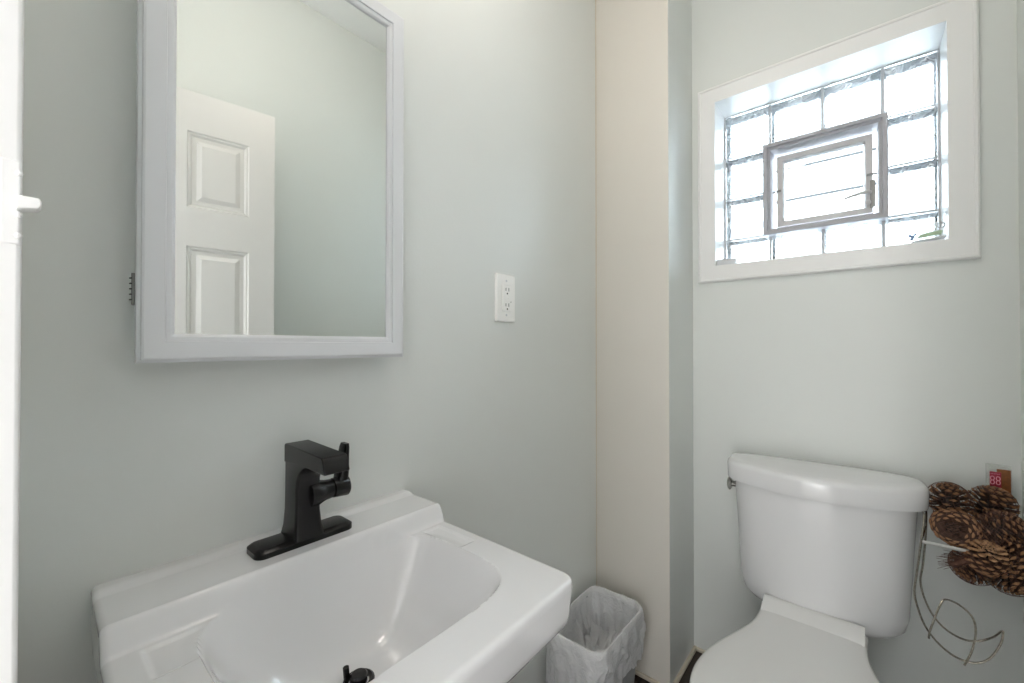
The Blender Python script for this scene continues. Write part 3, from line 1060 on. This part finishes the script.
def cone_geo(Lc, Rm, n, seed, pale=0.0):
    rnd = random.Random(seed)
    g = G()
    prof = lambda t_: Rm * (math.sin(PI * (0.16 + 0.80 * t_)) ** 0.75)
    core = []
    for k in range(9):
        t_ = k / 8
        core.append([(0.52 * prof(t_) * math.cos(a), 0.52 * prof(t_) * math.sin(a), Lc * (t_ - 0.5)) for a in (2 * PI * q / 12 for q in range(12))])
    g.loft(core, True, True, mi=2)
    cap_r = 0.52 * prof(0)
    for q in range(14):                                 # small closed scales over the blunt base
        a = q * 2.399963
        rr = cap_r * 1.15 * math.sqrt((q + 0.3) / 14)
        g.ball((rr * math.cos(a), rr * math.sin(a), -Lc * 0.5 - 0.0005 + rr * 0.12), (0.0034, 0.0034, 0.0022), 8, 5, mi=3 if pale else 0)
    for i_ in range(n):
        t_ = (i_ + 0.5) / n
        a = i_ * 2.399963 + rnd.uniform(-0.06, 0.06)
        r_ = prof(t_)
        er = Vector((math.cos(a), math.sin(a), 0))
        et = Vector((-math.sin(a), math.cos(a), 0))
        ez = Vector((0, 0, 1))
        lift = -0.55 + 1.75 * t_ + rnd.uniform(-0.12, 0.12)         # scales lean down at the base and up at the tip
        d = (er * math.cos(lift) + ez * math.sin(lift)).normalized()
        nrm = et.cross(d).normalized()
        root = er * (0.36 * r_) + ez * (Lc * (t_ - 0.5) - 0.10 * Lc * math.sin(lift))
        ln = r_ * 0.72 + 0.004
        w0, w1 = 0.0026, min(0.0084, 0.0022 + r_ * 0.17)
        th = 0.0013
        st = []
        for f_, w, tk, cu in ((0, w0, th, 0), (0.55, w1 * 0.85, th, 0.0006), (0.86, w1, th * 1.7, 0.0004), (1.0, w1 * 0.45, th * 1.2, -0.0010)):
            c = root + d * (ln * f_) + nrm * cu
            st.append([c - et * w - nrm * tk * 0.2, c - nrm * tk, c + et * w - nrm * tk * 0.2, c + nrm * tk])
        g.loft(st[:3], True, False, mi=3 if t_ < pale else 0)
        g.loft(st[2:], False, True, mi=3 if t_ < pale else 1)
    return g


MC = [M['cone'], M['conet'], M['coned'], M['conep']]
meshes = []
proto = [cone_geo(0.082, 0.041, 112, 1), cone_geo(0.092, 0.044, 122, 2), cone_geo(0.060, 0.029, 66, 3), cone_geo(0.080, 0.041, 112, 4, pale=0.20)]
CONES = [   # mesh, centre, axis, scale, label
    (2, (1.560, -0.166, 0.798), (-0.10, 0.05, 1.0), 1.28, 'small dark pine cone standing at the top left of the net bag'),
    (0, (1.535, -0.174, 0.738), (0.93, -0.25, -0.12), 0.98, 'round pine cone showing its swirled base, nearest the toilet tank'),
    (1, (1.590, -0.244, 0.797), (0.3, -0.5, 0.8), 0.95, 'pine cone at the top of the bag just below the red card'),
    (1, (1.545, -0.252, 0.750), (-0.2, -0.8, 0.5), 0.98, 'large pine cone in the middle right of the net bag'),
    (3, (1.490, -0.220, 0.688), (0.30, 0.04, -1.0), 0.84, 'pine cone with a pale tan base at the front of the bag'),
    (0, (1.545, -0.205, 0.648), (-0.3, 0.6, -0.7), 0.95, 'pine cone at the bottom left of the net bag'),
    (1, (1.520, -0.262, 0.690), (0.2, -0.6, -0.7), 0.95, 'pine cone at the right edge of the bag behind the pale based one'),
    (0, (1.505, -0.256, 0.660), (-0.5, -0.5, -0.7), 0.95, 'lowest pine cone at the bottom right of the net bag'),
    (0, (1.600, -0.262, 0.715), (0.6, -0.2, 0.7), 0.9, 'pine cone at the back of the bag against the wall'),
    (2, (1.600, -0.195, 0.690), (0.4, 0.6, 0.5), 0.95, 'small pine cone half hidden behind the others above the paper arm'),
]
first = {}
for mi_, c, ax, sc, lab in CONES:
    if mi_ not in first:
        o = obj('pinecone', proto[mi_], MC, local=True, smooth=40)
        first[mi_] = o
    else:
        o = first[mi_].copy()
        COL.objects.link(o)
    o.location = c
    o.rotation_mode = 'QUATERNION'
    o.rotation_quaternion = Vector((0, 0, 1)).rotation_difference(Vector(ax).normalized())
    o.scale = (sc, sc, sc)
    tag(o, lab, 'pine cone', 'pine cones in the net bag')

# net: a knotted diamond mesh over the pile, gathered at a neck below the card
nb = thing('net_bag', 'brown net bag of pine cones resting on the paper holder arm', 'net bag', (1.54, -0.22, 0.61))
g = G()
nu, nv = 46, 36
nc = Vector((1.545, -0.222, 0.722))


def net_pt(i_, k):
    th = PI * (0.06 + 0.90 * k / nv)
    ph = 2 * PI * (i_ + 0.5 * (k % 2)) / nu
    d = Vector((math.sin(th) * math.cos(ph), math.sin(th) * math.sin(ph), math.cos(th)))
    r_ = 0.0
    for m_i, c, _, sc, _ in CONES:
        cc = Vector(c) - nc
        rad = (0.033 if m_i == 2 else 0.045) * sc
        b = d.dot(cc)
        disc = b * b - cc.length_squared + rad * rad
        if disc > 0:
            r_ = max(r_, b + math.sqrt(disc))
        else:
            r_ = max(r_, (b - math.sqrt(-disc) * 1.6 + rad * 0.3))
    p = nc + d * (max(0.05, r_) + 0.003)
    p.y = max(p.y, YR + 0.003)
    p.x = min(p.x, XR - 0.004)
    return p


def thread(g, a, b, r_=0.00042):
    t_ = (b - a).normalized()
    u = t_.orthogonal().normalized()
    w = t_.cross(u)
    g.loft([[p + (u * math.cos(q) + w * math.sin(q)) * r_ for q in (0, 2.094, 4.189)] for p in (a, b)])


P = [[net_pt(i_, k) for i_ in range(nu)] for k in range(nv + 1)]
for k in range(nv):
    for i_ in range(nu):
        s = (k % 2)
        thread(g, P[k][i_], P[k + 1][(i_ + s) % nu])
        thread(g, P[k][i_], P[k + 1][(i_ + s - 1) % nu])
obj('net', g, M['net'], nb, smooth=0)
# gathered loose end of the net poking out over the paper arm
g = G()
rnd = random.Random(4)
for q in range(46):
    a0 = Vector((1.485 + rnd.uniform(-0.006, 0.006), -0.188 + rnd.uniform(-0.008, 0.006), 0.680 + rnd.uniform(-0.012, 0.012)))
    b0 = a0 + Vector((rnd.uniform(-0.012, 0.012), rnd.uniform(0.015, 0.050), rnd.uniform(-0.030, 0.006)))
    thread(g, a0, b0, 0.0005)
for q in range(8):
    c0 = Vector((1.485, -0.190 + 0.004 * q, 0.680 - 0.003 * q))
    g.ball(c0, (0.010, 0.006, 0.009 - 0.0006 * q), 8, 6)
obj('gathered_end', g, M['net'], nb, smooth=40)
# card header standing above the bag
cx_ = 1.650
cd = obj('card_sleeve', G().box((cx_ + 0.001, -0.288, 0.800), (cx_ + 0.003, -0.243, 0.887)), M['clearp'], nb, smooth=0)
obj('red_card', G().box((cx_ - 0.002, -0.2695, 0.800), (cx_ - 0.0005, -0.2495, 0.868)), M['red'], nb, smooth=0)
obj('brown_card', G().box((cx_ - 0.001, -0.286, 0.800), (cx_ + 0.0005, -0.262, 0.876)), M['brownc'], nb, smooth=0)


def figure(g, y, z, h, w):
    for dz, hh in ((h * 0.26, h * 0.26), (-h * 0.26, h * 0.26)):
        lp = [(cx_ - 0.0026, y + w * math.cos(a), z + dz + hh * math.sin(a)) for a in (2 * PI * k / 16 for k in range(16))]
        g.tube(lp, 0.0009, 6, closed=True, smooth=1)


g = G()
figure(g, -0.2540, 0.846, 0.020, 0.0034)
figure(g, -0.2640, 0.846, 0.020, 0.0034)
for q in range(6):
    g.ball((cx_ - 0.0022, -0.2520 - q * 0.0028, 0.8625 + 0.0008 * (q % 2)), 0.0008, 6, 4)
obj('card_print', g, M['pink'], nb)

# ------------------------------------------------------------------ odds and ends on the window sill
sl = thing('soap_holder', 'small grey plastic holder with a clear end on the left of the window sill', 'holder', (1.69, 0.375, WZ0))
obj('body', G().box((1.674, 0.356, WZ0), (1.70, 0.4185, WZ0 + 0.024)), M['greyp'], sl, bevel=0.003)
g = G()
arc = [(0.357, WZ0), (0.357, WZ0 + 0.026), (0.345, WZ0 + 0.029), (0.334, WZ0 + 0.026), (0.327, WZ0 + 0.018), (0.324, WZ0 + 0.006), (0.324, WZ0)]
g.loft([[(x, a, b) for a, b in arc] for x in (1.676, 1.698)], True, True)
obj('clear_cap', g, M['clearp'], sl, bevel=0.002)

pk = thing('clear_packet', 'clear plastic packet with green and blue print on the right of the window sill', 'packet', (1.69, -0.14, WZ0))
def tilt(g_):
    m_ = Matrix.Rotation(R(-6), 3, 'X')
    o_ = Vector((1.69, -0.175, WZ0 + 0.004))
    g_.v = [m_ @ (v - o_) + o_ for v in g_.v]
    return g_
obj('tray', G().loft([[(1.668, -0.104, WZ0 + 0.002), (1.668, -0.176, WZ0 + 0.008), (1.70, -0.176, WZ0 + 0.008), (1.70, -0.104, WZ0 + 0.002)],
                      [(1.668, -0.108, WZ0 + 0.006), (1.668, -0.178, WZ0 + 0.014), (1.70, -0.178, WZ0 + 0.014), (1.70, -0.108, WZ0 + 0.006)]], True, True), M['greyp'], pk)
obj('sleeve', G().box((1.686, -0.178, WZ0 + 0.008), (1.690, -0.100, WZ0 + 0.060)), M['clearp'], pk, bevel=0.001)
obj('green_print', G().loft([[(x, -0.118, WZ0 + 0.016), (x, -0.168, WZ0 + 0.020), (x, -0.172, WZ0 + 0.032), (x, -0.140, WZ0 + 0.030), (x, -0.126, WZ0 + 0.026)] for x in (1.6835, 1.6858)], True, True), M['green'], pk)
g = G()
for dy, dz, r_ in ((0, 0, 0.005), (0.006, 0.004, 0.004), (-0.005, 0.006, 0.003), (0.002, -0.006, 0.004)):
    g.ball((1.6845, -0.110 + dy, WZ0 + 0.022 + dz), (0.001, r_, r_), 10, 6)
obj('blue_print', g, M['blue'], pk)
g = G().tube([(1.683, -0.1680 + 0.0075 * math.cos(a), WZ0 + 0.046 + 0.0075 * math.sin(a)) for a in (2 * PI * k / 20 for k in range(20))], 0.0011, 8, closed=True, smooth=1)
obj('ring', g, M['steel'], pk)
